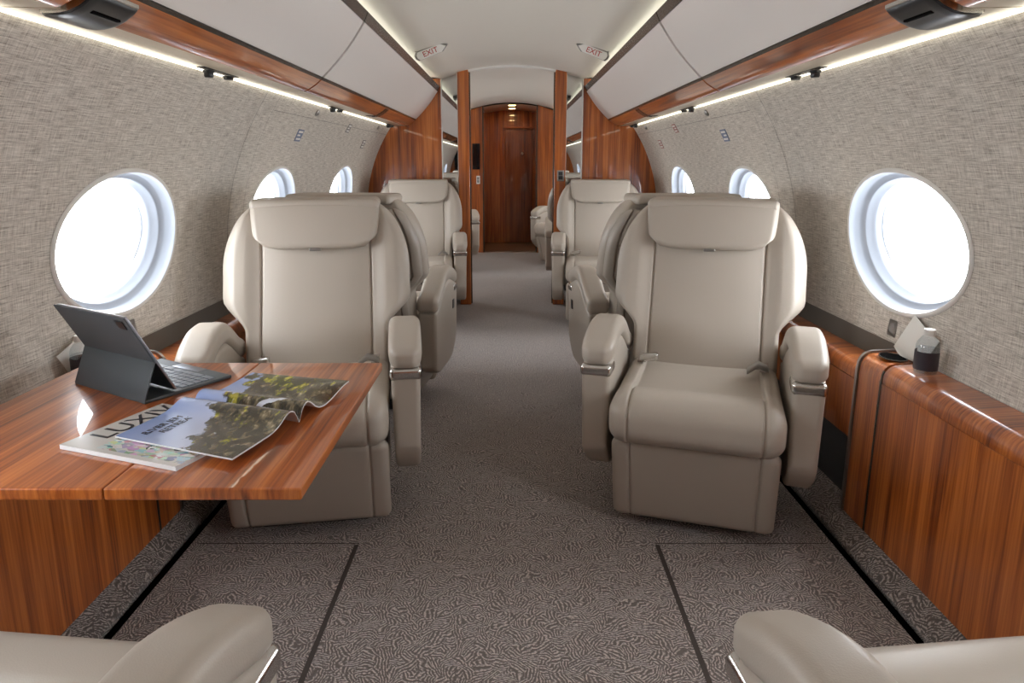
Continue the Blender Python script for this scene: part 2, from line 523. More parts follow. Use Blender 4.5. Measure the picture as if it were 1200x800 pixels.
# ------------------------------------------------------------------ partition at the end of the club
def arc_pts(x0, x1, n, fn): return [(x0+(x1-x0)*k/n, fn(x0+(x1-x0)*k/n)) for k in range(n+1)]
for side, nm in ((-1, 'left'), (1, 'right')):
    # outboard wood panel, trimmed to the curve of the fuselage
    R2 = RW+.07
    pts = [(.562, .002)]
    pts += [(R2*math.cos(t), ZC+R2*math.sin(t)) for t in [R_(-36+k*3) for k in range(30)] if ZC+R2*math.sin(t) > .002 and ZC+R2*math.sin(t) < 1.765]
    pts += [(.66, 1.79), (.562, cz(.562)+.004)]
    w = poly_y('wall_partition_%s' % nm, [(side*x, z) for x, z in pts], 5.585, 5.635, M['wood_z']); tag(w, kind='structure')
    # mirror strip
    mi = poly_y('mirror_panel', [(side*.432, .002), (side*.555, .002), (side*.555, cz(.555)), (side*.432, cz(.432))], 5.59, 5.615, M['mirror'])
    tag(mi, 'tall narrow mirror panel beside the %s wooden door post' % nm, 'mirror', 'mirror panels beside the doorway')
    boxes('edge_trim', [((min(side*.553, side*.562), 5.578, .002), (max(side*.553, side*.562), 5.62, cz(.56))),
                        ((min(side*.424, side*.433), 5.578, .002), (max(side*.424, side*.433), 5.62, cz(.43)))], M['white'], mi, r=.001)
    po = box('trim_door_post_%s' % nm, (min(side*.335, side*.424), 5.50, .002), (max(side*.335, side*.424), 5.63, cz(.38)+.012), M['wood_z'], r=.004)
    tag(po, kind='structure')
    ed = box('door_track', (min(side*.328, side*.3355), 5.55, .002), (max(side*.328, side*.3355), 5.60, cz(.33)-.002), M['bronze'], po, r=.001)

# partition further forward and vestibule
for side, x0, nm in ((-1, .36, 'left'), (1, .31, 'right')):
    pts = [(x0, .002)] + [(R2*math.cos(t), ZC+R2*math.sin(t)) for t in [R_(-36+k*3) for k in range(30)] if .002 < ZC+R2*math.sin(t) < 1.60] + [(x0, cz(x0)-.006)]
    pts.insert(-1, (.78, cz(.78)))
    w = poly_y('wall_forward_%s' % nm, [(side*x, z) for x, z in pts], 8.80, 8.84, M['wood_z']); tag(w, kind='structure')
    w = box('wall_vestibule_%s' % nm, (min(side*(x0+.0), side*(x0+.06)), 8.84, .002), (max(side*x0, side*(x0+.06)), 9.92, cz(x0)-.02), M['wood_z']); tag(w, kind='structure')
    b = box('door_edge', (min(side*(x0-.004), side*(x0+.012)), 8.79, .01), (max(side*(x0-.004), side*(x0+.012)), 8.80, cz(x0)-.01), M['bronze'], w, r=.001)
e = box('wall_end', (-.48, 9.92, .002), (.48, 9.97, 1.90), M['wood_z']); tag(e, kind='structure')
d = box('door_1', (-.10, 9.90, .01), (.29, 9.925, 1.60), wood('sapele_door', 2, .6)); tag(d, kind='structure')  # same sapele, darkened in its colour to imitate the unlit vestibule
box('door_header', (-.12, 9.87, 1.615), (.30, 9.925, 1.64), M['wood_x'], d)
lathe('door_knob', [(.0, 0), (.02, 0), (.022, .008), (.012, .014), (.012, .03), (.024, .04), (.02, .055), (0, .06)], M['chrome'], d,
      loc=(.145, 9.90, 1.27), rot=Matrix.Rotation(R_(90), 3, 'X'))
ec = poly_y('wall_forward_end', [(1.27*math.cos(k*math.pi/36), ZC+1.27*math.sin(k*math.pi/36)) for k in range(72)], 10.0, 10.04, M['shell']); tag(ec, kind='structure')
bk = poly_y('wall_rear', [(1.27*math.cos(k*math.pi/36), ZC+1.27*math.sin(k*math.pi/36)) for k in range(72)], YA-.04, YA, M['wood_z'])
tag(bk, kind='structure')
box('monitor', (-1.06, YA, 1.0), (-.62, YA+.03, 1.36), M['screen'], bk)
for nm, x in (('left', -1), ('right', 1)):
    pass

# ------------------------------------------------------------------ overhead bins
def bin_unit(side, y0, y1, label):
    r = empty('overhead_bin', (0, 0, 0)); r.location = (0, y0, 0)
    L = y1-y0; S = lambda P: [(side*x, z) for x, z in P]
    body = [(.960, 1.446), (.945, 1.470), (.775, 1.498), (.60, 1.70), (.588, 1.712), (.70, 1.70), (.84, 1.65), (1.02, 1.50)]
    extrude_y('bin_body', S(body), 0, L, M['dark_gap'], r)
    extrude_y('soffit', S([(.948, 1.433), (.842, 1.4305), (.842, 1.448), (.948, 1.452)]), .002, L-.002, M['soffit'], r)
    wd = [(.8415, 1.4300), (.83, 1.4325), (.81, 1.443), (.788, 1.457), (.766, 1.476), (.774, 1.486), (.83, 1.50), (.8415, 1.45)]
    extrude_y('valance', S(wd), .007, L-.007, M['wood_y'], r)
    extrude_y('dark_bead', S([(.7665, 1.474), (.759, 1.482), (.765, 1.490), (.775, 1.486)]), .002, L-.002, M['bronze'], r)
    dr = [(.7585, 1.4845)] + [(.7585+(.585-.7585)*t+.010*math.sin(math.pi*t)*-.7, 1.4845+(1.694-1.4845)*t-.010*math.sin(math.pi*t)*.7) for t in [k/10 for k in range(1, 10)]] + [(.585, 1.694), (.602, 1.708), (.775, 1.494)]
    extrude_y('bin_door', S(dr), .012, L-.012, M['bin'], r)
    extrude_y('top_rail', S([(.584, 1.696), (.568, 1.732), (.574, 1.739), (.590, 1.735), (.605, 1.705)]), .004, L-.004, M['bronze'], r)
    tag(r, label, 'overhead bin', 'overhead bins with pale doors and wooden valances')
    return r
B = {}
for side, nm in ((-1, 'left'), (1, 'right')):
    farbin = bin_unit(side, 2.862, 5.58, 'pale overhead bin on the %s nearest the wooden partition' % nm)
    nearbin = bin_unit(side, 1.349, 2.858, 'large pale overhead bin in the upper %s over the big window' % nm)
    bin_unit(side, YA+.01, 1.345, 'nearest overhead bin, a sliver of it at the top %s corner' % nm)
    # light strips
    V, F = rbox(.0030, (5.575-YA)/2-.01, .004, .002, (1, 1, 1), c=(side*.950, (5.57+YA)/2, 1.4285))
    o = mk('light_strip', V, F, M['led'])
    tag(o, 'thin glowing light strip along the top of the %s fabric wall' % nm, 'light strip', 'strip lights')
    V, F = rbox(.012, (5.575-YA)/2-.01, .004, .002, (1, 1, 1), c=(side*.71, (5.57+YA)/2, 1.712))
    o = mk('trim_cove_light_%s' % nm, V, F, M['cove']); tag(o, kind='structure')
    # passenger service panel on the valance
    p = empty('service_panel', (0, 1.430-1.349, 0)); p.parent = nearbin; p['label'] = 'black curved passenger service panel'
    path = [(.898, 1.4305), (.89, 1.4265), (.878, 1.424), (.862, 1.4225), (.845, 1.4235), (.826, 1.428), (.806, 1.437), (.786, 1.451), (.774, 1.461)]
    def strip(name, ylo, yhi, path, thick, mat, par, rnd):
        V = []; F = []; n = len(path); m = 14
        for k in range(m+1):
            for i, (x, z) in enumerate(path):
                t = i/(n-1)
                ins = rnd*(1-math.sqrt(max(0, 1-(1-min(1, t/.45))**2)))      # rounded outboard corners
                a, b = ylo+ins, yhi-ins
                V.append((side*x, a+(b-a)*k/m, z-thick*(1 if 0 < i < n-1 and 0 < k < m else 0)))
        for k in range(m):
            for i in range(n-1): F.append((k*n+i, k*n+i+1, (k+1)*n+i+1, (k+1)*n+i))
        b0 = len(V); V += [(v[0], v[1], v[2]+.012+thick*.0) for v in V[:b0]]
        F += [tuple(b0+q for q in f[::-1]) for f in F[:]]
        ringi = [i for i in range(n)] + [k*n+n-1 for k in range(1, m+1)] + [m*n+i for i in range(n-2, -1, -1)] + [k*n for k in range(m-1, 0, -1)]
        for q in range(len(ringi)):
            a, c = ringi[q], ringi[(q+1) % len(ringi)]
            F.append((a, c, b0+c, b0+a))
        return auto(mk(name, V, F, mat, par), 50)
    strip('rim', -.076, .076, [(x, z+.001) for x, z in path], .0, M['chrome'], p, .036)
    strip('panel', -.072, .072, [(x*1.0-.002, z-.002) for x, z in path[:-1]]+[(.776, 1.457)], .003, M['dark'], p, .035)
    boxes('slot', [((min(side*.800, side*.824), -.045, 1.430), (max(side*.800, side*.824), .05, 1.438))], M['dark_gap'], p, r=.002)
    # gasper and reading light pairs
    for (ya, lab) in ((2.25, 'near'), (3.72, 'middle'), (5.33, 'far')):
        u = empty('reading_light', (side*.925, ya, 1.4295))
        tag(u, {'near': 'dark air nozzle and reading light pair under the near %s valance' % nm,
                'middle': 'dark air nozzle and reading light pair halfway along the %s valance' % nm,
                'far': 'dark air nozzle and reading light by the %s end of the partition' % nm}[lab], 'reading light', 'reading lights under the valances')
        box('plate', (-.013, -.13, -.003), (.013, .13, .0), M['bronze'], u, r=.002)
        for yy, rr, hh in ((-.075, .017, .022), (.075, .019, .012)):
            q = lathe('nozzle', [(rr*.7, 0), (rr, -.001), (rr*1.0, -hh*.35), (rr*.8, -hh*.4), (rr*.82, -hh*.8), (rr*.7, -hh), (rr*.35, -hh*.95)], M['dark'], u, loc=(0, yy, -.004), n=24)
    # valance strap
    lt = empty('valance_latch', (0, 4.36-2.862, 0)); lt.parent = farbin
    strap = [(.895, 1.4290), (.868, 1.4275), (.85, 1.4275), (.83, 1.4305), (.81, 1.440), (.788, 1.454), (.77, 1.469)]
    o = extrude_y('plate', [(side*x, z) for x, z in strap]+[(side*x, z+.006) for x, z in strap[::-1]], -.05, .05, M['bronze'], lt)
    box('release_button', (min(side*.845, side*.865), -.015, 1.4245), (max(side*.845, side*.865), .015, 1.4295), M['dark'], lt, r=.001)

for side, nm in ((-1, 'left'), (1, 'right')):  # unseen glowing strips added to brighten the forward cabin ceiling
    V, F = rbox(.008, 1.55, .004, .002, (1, 1, 1), c=(side*.952, 7.2, 1.435))
    tag(mk('trim_light_forward_%s' % nm, V, F, M['fwd_led']), kind='structure')
# exit signs on the ceiling
for side, nm in ((-1, 'left'), (1, 'right')):
    ctr = (side*.478, 4.25)
    s = empty('exit_sign', (ctr[0], ctr[1], cz(.478)-.018)); ang = math.atan(.72*.478)
    s.rotation_euler = Matrix.Rotation(side*R_(21), 3, 'Y').to_euler()
    tag(s, 'slim lit exit sign on the ceiling to the %s' % nm, 'exit sign', 'ceiling exit signs')
    hx, hy = .100, .027
    hexm = Matrix.Rotation(R_(-58), 3, 'X')
    def hexp(k, z):
        return [tuple(hexm @ Vector(v)) for v in hexp0(k, z)]
    def hexp0(k, z): 
        P = [(-hx, -hy*.35), (-hx+.012, -hy), (hx*.62, -hy), (hx, 0), (hx*.62, hy), (-hx+.012, hy), (-hx, hy*.35)]
        return [(-side*x*k, y*k, z) for x, y in P]
    V = hexp(1.0, .020)+hexp(1.05, -.006)+hexp(.99, -.011); n = 7
    F = [tuple(n*i+q for q in ((k), (k+1) % n))+tuple(n*(i+1)+q for q in ((k+1) % n, k)) for i in range(2) for k in range(n)]+[tuple(2*n+k for k in range(n))]
    auto(mk('frame', V, F, M['steel'], s), 20)
    V = hexp(.92, -.0105)+hexp(.90, -.0135)
    F = [(k, (k+1) % n, n+(k+1) % n, n+k) for k in range(n)]+[tuple(n+k for k in range(n))]
    auto(mk('lens', V, F, M['white'], s), 20)
    mw = Matrix.Translation((side*.008, 0, -.0145)) @ Matrix.Rotation(math.pi, 4, 'X') @ Matrix.Rotation(0, 4, 'Z') 
    # readable from below when looking forward
    mw = Matrix.Translation((side*.008, 0, -.0145)) @ Matrix(((1, 0, 0, 0), (0, 1, 0, 0), (0, 0, 1, 0), (0, 0, 0, 1)))
    text_mesh('lettering', 'EXIT', .046, M['red'], s, hexm.to_4x4() @ Matrix.Translation((side*.008, 0, -.0146)) @ Matrix.Rotation(math.pi, 4, 'X'), .0004)

# vestibule downlights
for y, lab in ((8.98, 'nearer round glowing downlight in the dark vestibule ceiling'), (9.52, 'farther round glowing downlight in the dark vestibule ceiling')):
    d = empty('downlight', (0, y, cz(0)-.0215)); tag(d, lab, 'downlight', 'vestibule downlights')
    lathe('bezel', [(.058, 0), (.06, -.004), (.052, -.007), (.050, -.002)], M['chrome'], d)
    lathe('lens', [(.049, -.003), (.045, -.006), (.0, -.007)], M['lamp'], d)

# switches and small fittings
def plate(name, loc, w, h, mat, label, cat, group=None, btn=None):
    r = empty(name, loc); tag(r, label, cat, group)
    box('plate', (-w/2, -.006, -h/2), (w/2, 0, h/2), mat, r, r=.002)
    boxes('rocker', [((-w*.3, -.010, .02*h), (w*.3, -.005, h*.36)), ((-w*.3, -.010, -h*.36), (w*.3, -.005, -.02*h))], btn or M['grey'], r, r=.001)
plate('light_switch', (-.43, 8.80, .93), .045, .10, M['white'], 'white light switch on the far left wooden panel', 'light switch', None, M['grey'])
plate('switch_panel', (.385, 5.50, 1.045), .055, .085, M['steel'], 'small silver and black switch panel on the right door post', 'switch', None, M['dark'])
o = box('wall_screen', (-.50, 8.785, 1.06), (-.405, 8.80, 1.38), M['screen'], r=.003)
tag(o, 'tall narrow dark screen on the far left wooden panel', 'screen')

def wall_patch(name, side, y, z, w, h, mat, label=None, cat=None, group=None, bars=None):
    a = arc_of_z(z); r = empty(name, wp(side, y, a)); tag(r, label, cat, group)
    th = a/RW; o0 = Vector(wp(side, y, a))
    def pt(dy, da, dep):
        return tuple(Vector(wp(side, y+dy, a+da, RW-dep))-o0)
    def slab(nm, y0, y1, a0, a1, dep, mt):
        V = []; F = []
        for dd in (0.0002, dep):
            for k in range(5):
                aa = a0+(a1-a0)*k/4; V += [pt(y0, aa, dd), pt(y1, aa, dd)]
        for b in (0, 10):
            for k in range(4): F.append((b+2*k, b+2*k+1, b+2*k+3, b+2*k+2))
        for k in range(4): F += [(2*k, 2*k+2, 12+2*k, 10+2*k), (2*k+1, 2*k+3, 13+2*k, 11+2*k)]
        F += [(0, 1, 11, 10), (8, 9, 19, 18)]
        return auto(mk(nm, V, F, mt, r), 30)
    slab('plate', -w/2, w/2, -h/2, h/2, .003, mat)
    for (y0, y1, a0, a1, mt) in (bars or []):
        slab('printed_mark', y0*w, y1*w, a0*h, a1*h, .0036, M[mt])
    return r
mark = [(-.38, .38, .22, .38, 'white'), (-.38, .1, -.05, .08, 'white'), (-.38, .38, -.36, -.22, 'white')]
for side, nm, cs in ((-1, 'left', ('blue', 'grey', 'grey')), (1, 'right', ('blue', 'rose', 'rose'))):
    for (y, z, w, h, cc, lab) in ((3.45, 1.28, .075, .055, cs[0], 'first small printed placard on the %s fabric wall above the second window'),
                                  (4.33, 1.355, .07, .05, cs[1], 'upper small printed placard on the %s fabric wall near the partition'),
                                  (4.93, 1.275, .075, .055, cs[2], 'lowest small printed placard on the %s fabric wall beside the partition')):
        wall_patch('placard', side, y, z, w*1.15, h*1.15, M[cc], lab % nm, 'placard', 'small printed placards on the fabric walls', mark)
    for (y, z, lab) in ((3.55, 1.395, 'nearer'), (5.13, 1.40, 'farther')):
        a = arc_of_z(z); k = lathe('hook_button', [(.016, 0), (.018, .004), (.012, .010), (.0, .012)], M['steel'], None, n=20,
                  rot=Vector((-side*math.cos(a/RW), 0, -math.sin(a/RW))).to_track_quat('Z', 'Y').to_matrix())
        k.location = wp(side, y, a, RW-.001)
        tag(k, '%s small round metal button high on the %s fabric wall' % (lab, nm), 'button', 'round buttons on the fabric walls')
    s = wall_patch('wall_switch', side, 2.04, .650, .042, .05, M['steel'], 'small square grey control button on the wall under the big %s window' % nm, 'wall switch', 'control buttons under the big windows',
               [(-.3, .3, -.3, .3, 'grey')])
    # taupe lower wall band
    o = lining('trim_%s_band' % nm, side, 1.998, 5.58, arc_of_z(.535), arc_of_z(.608), [], M['taupe'], rad=RW-.004); tag(o, kind='structure')

# ------------------------------------------------------------------ side consoles
def console(side, nm):
    S = lambda P: [(side*x, z) for x, z in P]
    # near cabinet
    c = empty('side_cabinet', (side*1.05, 1.0, .08))
    def ex(name, prof, y0, y1, mat, par, **k):
        o = extrude_y(name, [(side*(x-1.05), z-.08) for x, z in prof], y0-1.0, y1-1.0, mat, par, **k); return o
    rnd = [(1.052+.042*(1-math.cos(R_(t))), .548+.040*math.sin(R_(t))) for t in range(0, 91, 10)]
    top = [(1.051, .536)] + rnd + [(1.160, .592), (1.160, .50), (1.07, .50)]
    face = [(1.046, .075), (1.051, .533), (1.10, .533), (1.10, .075)]
    ex('worktop', top, YA+.01, 1.855, M['wood_x'], c)
    ex('front_panel', [(1.046, .075), (1.050, .533), (1.10, .533), (1.10, .075)], YA+.01, 1.855, M['wood_z'], c)
    full = [(1.0455, .075), (1.050, .536)] + rnd + [(1.160, .592), (1.160, .40), (1.10, .40), (1.10, .075)]
    ex('end_panel', full, 1.866, 1.982, M['wood_z'], c)
    big = [(1.040, .075), (1.045, .536)] + [(1.047+.046*(1-math.cos(R_(t))), .55+.044*math.sin(R_(t))) for t in range(0, 91, 10)] + [(1.160, .597), (1.160, .40), (1.105, .40), (1.105, .075)]
    ex('metal_trim', big, 1.984, 1.996, M['steel'], c)
    big2 = [(1.0445, .075), (1.049, .536)] + [(1.051+.042*(1-math.cos(R_(t))), .549+.0405*math.sin(R_(t))) for t in range(0, 91, 10)][:4] + [(1.10, .50), (1.10, .075)]
    ex('metal_trim', big2, 1.8565, 1.8645, M['bronze'], c)
    # cup holder
    V = []; F = []; n = 32
    for rr, z, in ((.9, .5925), (.88, .5945), (.83, .5945), (.82, .592), (.80, .5925)):
        for k in range(n):
            a = 2*math.pi*k/n; V.append((side*(1.112-1.05)+.040*rr*math.cos(a), .92+.052*rr*math.sin(a), z-.08))
    for i in range(4):
        for k in range(n): F.append((i*n+k, i*n+(k+1) % n, (i+1)*n+(k+1) % n, (i+1)*n+k))
    h = auto(mk('cup_holder', V, F, M['bronze'], c), 60)
    V = [(side*(1.112-1.05)+.0325*math.cos(2*math.pi*k/n), .92+.042*math.sin(2*math.pi*k/n), .5135) for k in range(n)]
    quad('cup_well', V, M['dark_gap'], h)
    tag(c, {'left': 'glossy wooden side cabinet along the left wall under the table', 'right': 'glossy wooden side cabinet along the right wall with metal end trim and cup holder'}[nm], 'cabinet', 'wooden side cabinets')
    # ledge running forward between the seats
    l = empty('side_ledge', (side*1.07, 3.7, .3))
    rn = [(1.062+.04*(1-math.cos(R_(t))), .545+.035*math.sin(R_(t))) for t in range(0, 91, 10)]
    def el(name, prof, y0, y1, mat): return extrude_y(name, [(side*(x-1.07), z-.3-.036*(z > .5)) for x, z in prof], y0-3.7, y1-3.7, mat, l)
    el('ledge_top', [(1.061, .530)] + rn + [(1.150, .583), (1.150, .50), (1.08, .50)], 1.998, 5.58, M['wood_x'])
    el('fascia', [(1.062, .30), (1.061, .527), (1.09, .527), (1.09, .30)], 1.998, 5.58, M['wood_z'])
    el('lower_panel', [(1.085, .075), (1.085, .30), (1.12, .30), (1.12, .075)], 1.998, 5.58, M['dark'])
    tag(l, 'lower wooden ledge along the %s wall beside the far seats' % nm, 'ledge', 'wooden wall ledges')
    return c
console(-1, 'left'); console(1, 'right')

# ------------------------------------------------------------------ seats
GX = (.187,)
def gx(c=.187): return tuple(s*(c+d) for s in (-1, 1) for d in (-.010, -.006, -.003, -.0015, 0, .0015, .003, .006, .010))
def groove(d, w=.004): return math.exp(-(d/w)**2)
LEAN = .33
def yback(z): return .235 + LEAN*(z-.42)
def hw(z):
    w = .245 + .080*sm(.575, .68, z)
    if z > .78: w *= math.sqrt(max(.02, 1-((z-.78)/.315)**2))
    return w

def make_seat():
    root = empty('cabin_seat')
    # backrest cushion
    z0, z1 = .40, 1.0
    def fb(x, y, z):
        w = hw(z); xx = x if abs(x) < .2 else math.copysign(.2+(abs(x)-.2)*(w-.2)/.125, x)
        if y < 0:
            k = -y/.062
            yy = y - k*(.020*sm(.19, .25, abs(xx))*sm(.50, .62, z)*(1-sm(.27, .33, abs(xx))*.6)) - k*.012*(1-(xx/.19)**2 if abs(xx) < .19 else 0)
            yy += k*.011*groove(abs(xx)-.187)*(1-sm(.86, .9, z)*.6)
            yy -= .012*k*math.exp(-((z-.55)/.09)**2)
        else: yy = y
        return (xx, yback(z)+yy, z)
    V, F = rbox(.325, .062, (z1-z0)/2, .05, (6, 1, 30), ex=gx(.215)+gx(.187)+gx(.20)+gx(.235)+(-.27, .27), c=(0, 0, (z0+z1)/2), f=fb)
    mk('backrest', V, F, M['leather'], root)
    # rear shell with a stitched upper panel
    def fs(x, y, z):
        w = hw(z)*.965; xx = x/.325*w; yy = y
        if y > 0:
            yy = y - .010*groove(z-.81, .005)*(abs(x) < .29) - .009*groove(abs(x)-.290, .005) + .02*(1-(x/.325)**2)
        return (xx, yback(z)+.062+yy, z)
    V, F = rbox(.325, .046, .29, .030, (10, 1, 14), ex=gx(.25)+gx(.29), ez=tuple(.135+d for d in (-.012, -.008, -.005, -.0025, 0, .0025, .005, .008, .012)), c=(0, 0, .675), f=fs)
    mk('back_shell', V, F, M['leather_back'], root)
    # headrest: front pad folded over the top
    def fh(x, y, z):
        t = max(0, min(1, (z-.852)/.165))
        w = .190+.033*math.sqrt(1-(1-t)**2) if t < 1 else .223
        return (x/.231*w, yback(z)-.068+y - .008*(1-(x/.231)**2), z)
    V, F = rbox(.231, .030, .083, .024, (8, 1, 8), c=(0, 0, .934), f=fh)
    # sculpt bottom corners
    V2 = []
    for x, y, z in V:
        V2.append((x, y, z + .030*sm(.15, .21, abs(x))*max(0, (.90-z)/.05) if z < .90 else z))
    V = V2
    b0 = len(V)
    v2, f2 = rbox(.223, .100, .020, .018, (6, 3, 1), c=(0, yback(1.0)-.002, 1.002))
    V += v2; F = F + [[i+b0 for i in q] for q in f2]
    hr = mk('headrest', V, F, M['leather'], root)
    box('headrest_pull', (-.020, yback(.853)-.104, .846), (.020, yback(.853)-.090, .856), M['steel'], hr, r=.003)
    # seat cushion
    def fc(x, y, z):
        top = max(0, (z-.405)/.07); front = max(0, (-y-.20)/.10)
        inner = 1-sm(.180, .192, abs(x))
        z2 = z; y2 = y
        if z > .405:
            z2 -= top*(.016*inner*sm(-.19, -.13, y))*(1-sm(.1, .2, y)*.3)
            z2 -= top*.008*groove(abs(x)-.187, .0045)
            z2 -= top*.006*groove(y+.155, .006)*inner
            z2 += top*.010*math.exp(-((y+.20)/.07)**2)
        if y < -.2:
            y2 += front*.009*groove(abs(x)-.187, .0045)
            y2 -= front*.014*(1-((z-.405)/.07)**2)
        return (x, y2, z2)
    V, F = rbox(.247, .262, .072, .052, (8, 14, 5), ex=gx(.187), ey=tuple(-.155+.03+d for d in (-.03, -.02, -.012, -.006, 0, .006, .012, .02, .03)), c=(0, -.03, .405), f=fc)
    mk('seat_cushion', V, F, M['leather'], root)
    # leg rest
    def fl_(x, y, z):
        yy = y + (.007*groove(abs(x)-.187, .004) if y < 0 else 0)
        return (x*(1-.0*(z < .2)), -.128-.30*(z-.05)+yy, z)
    V, F = rbox(.243, .030, .145, .026, (8, 1, 8), ex=gx(.187), c=(0, 0, .188), f=fl_)
    mk('leg_rest', V, F, M['leather'], root)
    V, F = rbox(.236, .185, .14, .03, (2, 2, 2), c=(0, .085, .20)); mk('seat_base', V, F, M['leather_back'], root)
    V, F = rbox(.17, .15, .035, .01, (1, 1, 1), c=(0, .08, .035)); mk('pedestal', V, F, M['dark'], root)
    # arms
    def zt(y):
        if y < -.03: return .545+.045*sm(-.22, -.03, y)
        return .590-.110*sm(.02, .28, y)
    for s in (-1, 1):
        def fa(x, y, z):
            zb = .175 + .13*max(0, (-.04-y)/.17)**2 + .05*max(0, (y-.16)/.12)**2
            t = (z-.18)/.36
            return (s*.301+x*(1-.12*(1-t)), y, zb+(zt(y)-zb)*t)
        V, F = rbox(.0445, .235, .18, .018, (2, 12, 8), c=(0, .035, .36), f=fa)
        arm = mk('armrest', V, F, M['leather'], root)
        def fp(x, y, z):
            t = (z-0)/.040
            k = 1-.25*max(0, t)*sm(-.10, -.20, y)*0
            return (s*.301+x*(1-.30*sm(-.165, -.210, y)), y, zt(y)+.032+z-(.014*sm(-.12, -.22, y)*max(0, t)))
        V, F = rbox(.0505, .240, .036, .026, (3, 14, 1), c=(0, .035, 0), f=fp)
        mk('arm_pad', V, F, M['leather'], arm)
        V, F = rbox(.0475, .046, .019, .013, (2, 2, 1), c=(s*.301, -.1575, .529))
        mk('metal_band', V, F, M['chrome'], arm)
        box('control_panel', (min(s*.343, s*.3465), -.12, .43), (max(s*.343, s*.3465), -.085, .475), M['dark'], arm, r=.002)
        # belt
        b = empty('seat_belt'); b.parent = root
        V, F = rbox(.014, .030, .002, .0015, (1, 4, 1), c=(0, 0, 0), f=lambda x, y, z: (s*.198+x, .140+y, .480+z+.012*sm(-.02, .03, y)))
        mk('strap', V, F, M['leather_back'], b)
        if s < 0:
            V, F = rbox(.031, .016, .014, .010, (2, 2, 1), c=(-.172, .098, .502), f=lambda x, y, z: (x, y+(x+.172)*-.35, z+(x+.172)*.25))
        else:
            V, F = rbox(.034, .020, .008, .006, (2, 2, 1), c=(.176, .090, .498), f=lambda x, y, z: (x, y+(x-.178)*.5, z+.012*math.cos((x-.178)*70)))
        mk('buckle', V, F, M['chrome'] if s < 0 else M['steel'], b)
    return root

seat0 = make_seat()
G = 'cream leather cabin seats'
SEATS = [
    ((.600, 2.09), -17.6, 'cream leather seat facing the camera in front on the right, beside the bottle'),
    ((-.645, 2.10), 9, 'cream leather seat facing the camera behind the wooden table'),
    ((-.650, 3.31), 180-7, 'cream leather seat seen from behind, directly back to back with the seat at the table'),
    ((.655, 3.29), 180+7, 'cream leather seat seen from behind, back to back with the front right seat'),
    ((-.675, 4.86), 5, 'far cream leather seat facing the camera against the left wooden partition'),
    ((.635, 4.86), -5, 'far cream leather seat facing the camera against the right wooden partition'),
    ((-.662, .610), 180-6, 'nearest cream leather seat at the bottom left edge, turned away from the camera'),
    ((.636, .598), 180+6, 'nearest cream leather seat at the bottom right edge, turned away from the camera'),
    ((-.715, 7.25), 12, 'distant cream seat barely showing beyond the left door post'),
    ((.66, 6.35), 180-4, 'distant cream seat seen from behind just past the right door post'),
    ((.60, 7.75), -38, 'most distant cream seat in the forward cabin on the right facing the camera'),
]
for i, ((x, y), a, lab) in enumerate(SEATS):
    s = seat0 if i == 0 else copy_tree(seat0)
    s.location = (x, y, 0); s.rotation_euler = (0, 0, R_(a))
    tag(s, lab, 'seat', G)

# ------------------------------------------------------------------ table
tb = empty('folding_table', (-.65, 1.277, 0))
tag(tb, 'glossy wooden pull-out table holding a tablet and magazines', 'table')
TZ = .670
def tpanel(name, x0, x1):
    V, F = rbox((x1-x0)/2, .328, .010, .0035, (2, 2, 1), c=((x0+x1)/2+.65, 0, TZ-.010)); return mk(name, V, F, M['wood_y'], tb)
tpanel('table_leaf', -.6145, -.317); tpanel('table_leaf', -1.036, -.6165)
boxes('hinge', [((-.62+.65, -.25, TZ-.024), (-.58+.65, -.19, TZ-.0195)), ((-.62+.65, .19, TZ-.024), (-.58+.65, .25, TZ-.0195))], M['steel'], tb, r=.001)
boxes('support_arm', [((-1.045+.65, -.22, TZ-.062), (-.50+.65, -.17, TZ-.020)), ((-1.045+.65, .17, TZ-.062), (-.50+.65, .22, TZ-.020)), ((-1.042+.65, -.26, TZ-.14), (-1.02+.65, .26, TZ-.02))], M['bronze'], tb, r=.003)

# ------------------------------------------------------------------ tablet in keyboard case
tw = Vector((-.86, .51, 0)).normalized(); td = Vector((.51, .86, 0)).normalized()
org = Vector((-.741, 1.310, TZ))
tab = empty('tablet_computer', org)
tag(tab, 'slate tablet propped in a keyboard case, its back towards the camera', 'tablet')
def T(w, t, z): v = tw*w+td*t; return (v.x, v.y, z)
W = .262
def tbox(name, lo, hi, mat, par, r=.002, f=None):
    h = [(hi[i]-lo[i])/2 for i in range(3)]; c = [(hi[i]+lo[i])/2 for i in range(3)]
    g_ = (lambda x, y, z: T(*f(x, y, z))) if f else T
    V, F = rbox(h[0], h[1], h[2], min(r, min(h)*.9), (2, 2, 1), c=c, f=g_); return mk(name, V, F, mat, par)
kb = tbox('keyboard_base', (0, 0, 0), (W, .205, .007), M['case'], tab)
V, F = [], []
for r_ in range(5):
    n = 13 if r_ < 4 else 7; z = .0085
    for k in range(n):
        a0 = .012+(W-.024)*k/n; a1 = .012+(W-.024)*(k+1)/n-.0025
        y0 = .090+r_*.0165
        i0 = len(V); v, f = rbox((a1-a0)/2, .0070, .0012, .0008, (1, 1, 1), c=((a0+a1)/2, y0+.007, z-.0008), f=T)
        V += v; F += [[q+i0 for q in ff] for ff in f]
ky = mk('keys', V, F, M['key'], kb)
tbox('trackpad', (W*.32, .1765, .0068), (W*.68, .203, .0078), M['alu'], kb, .0005)
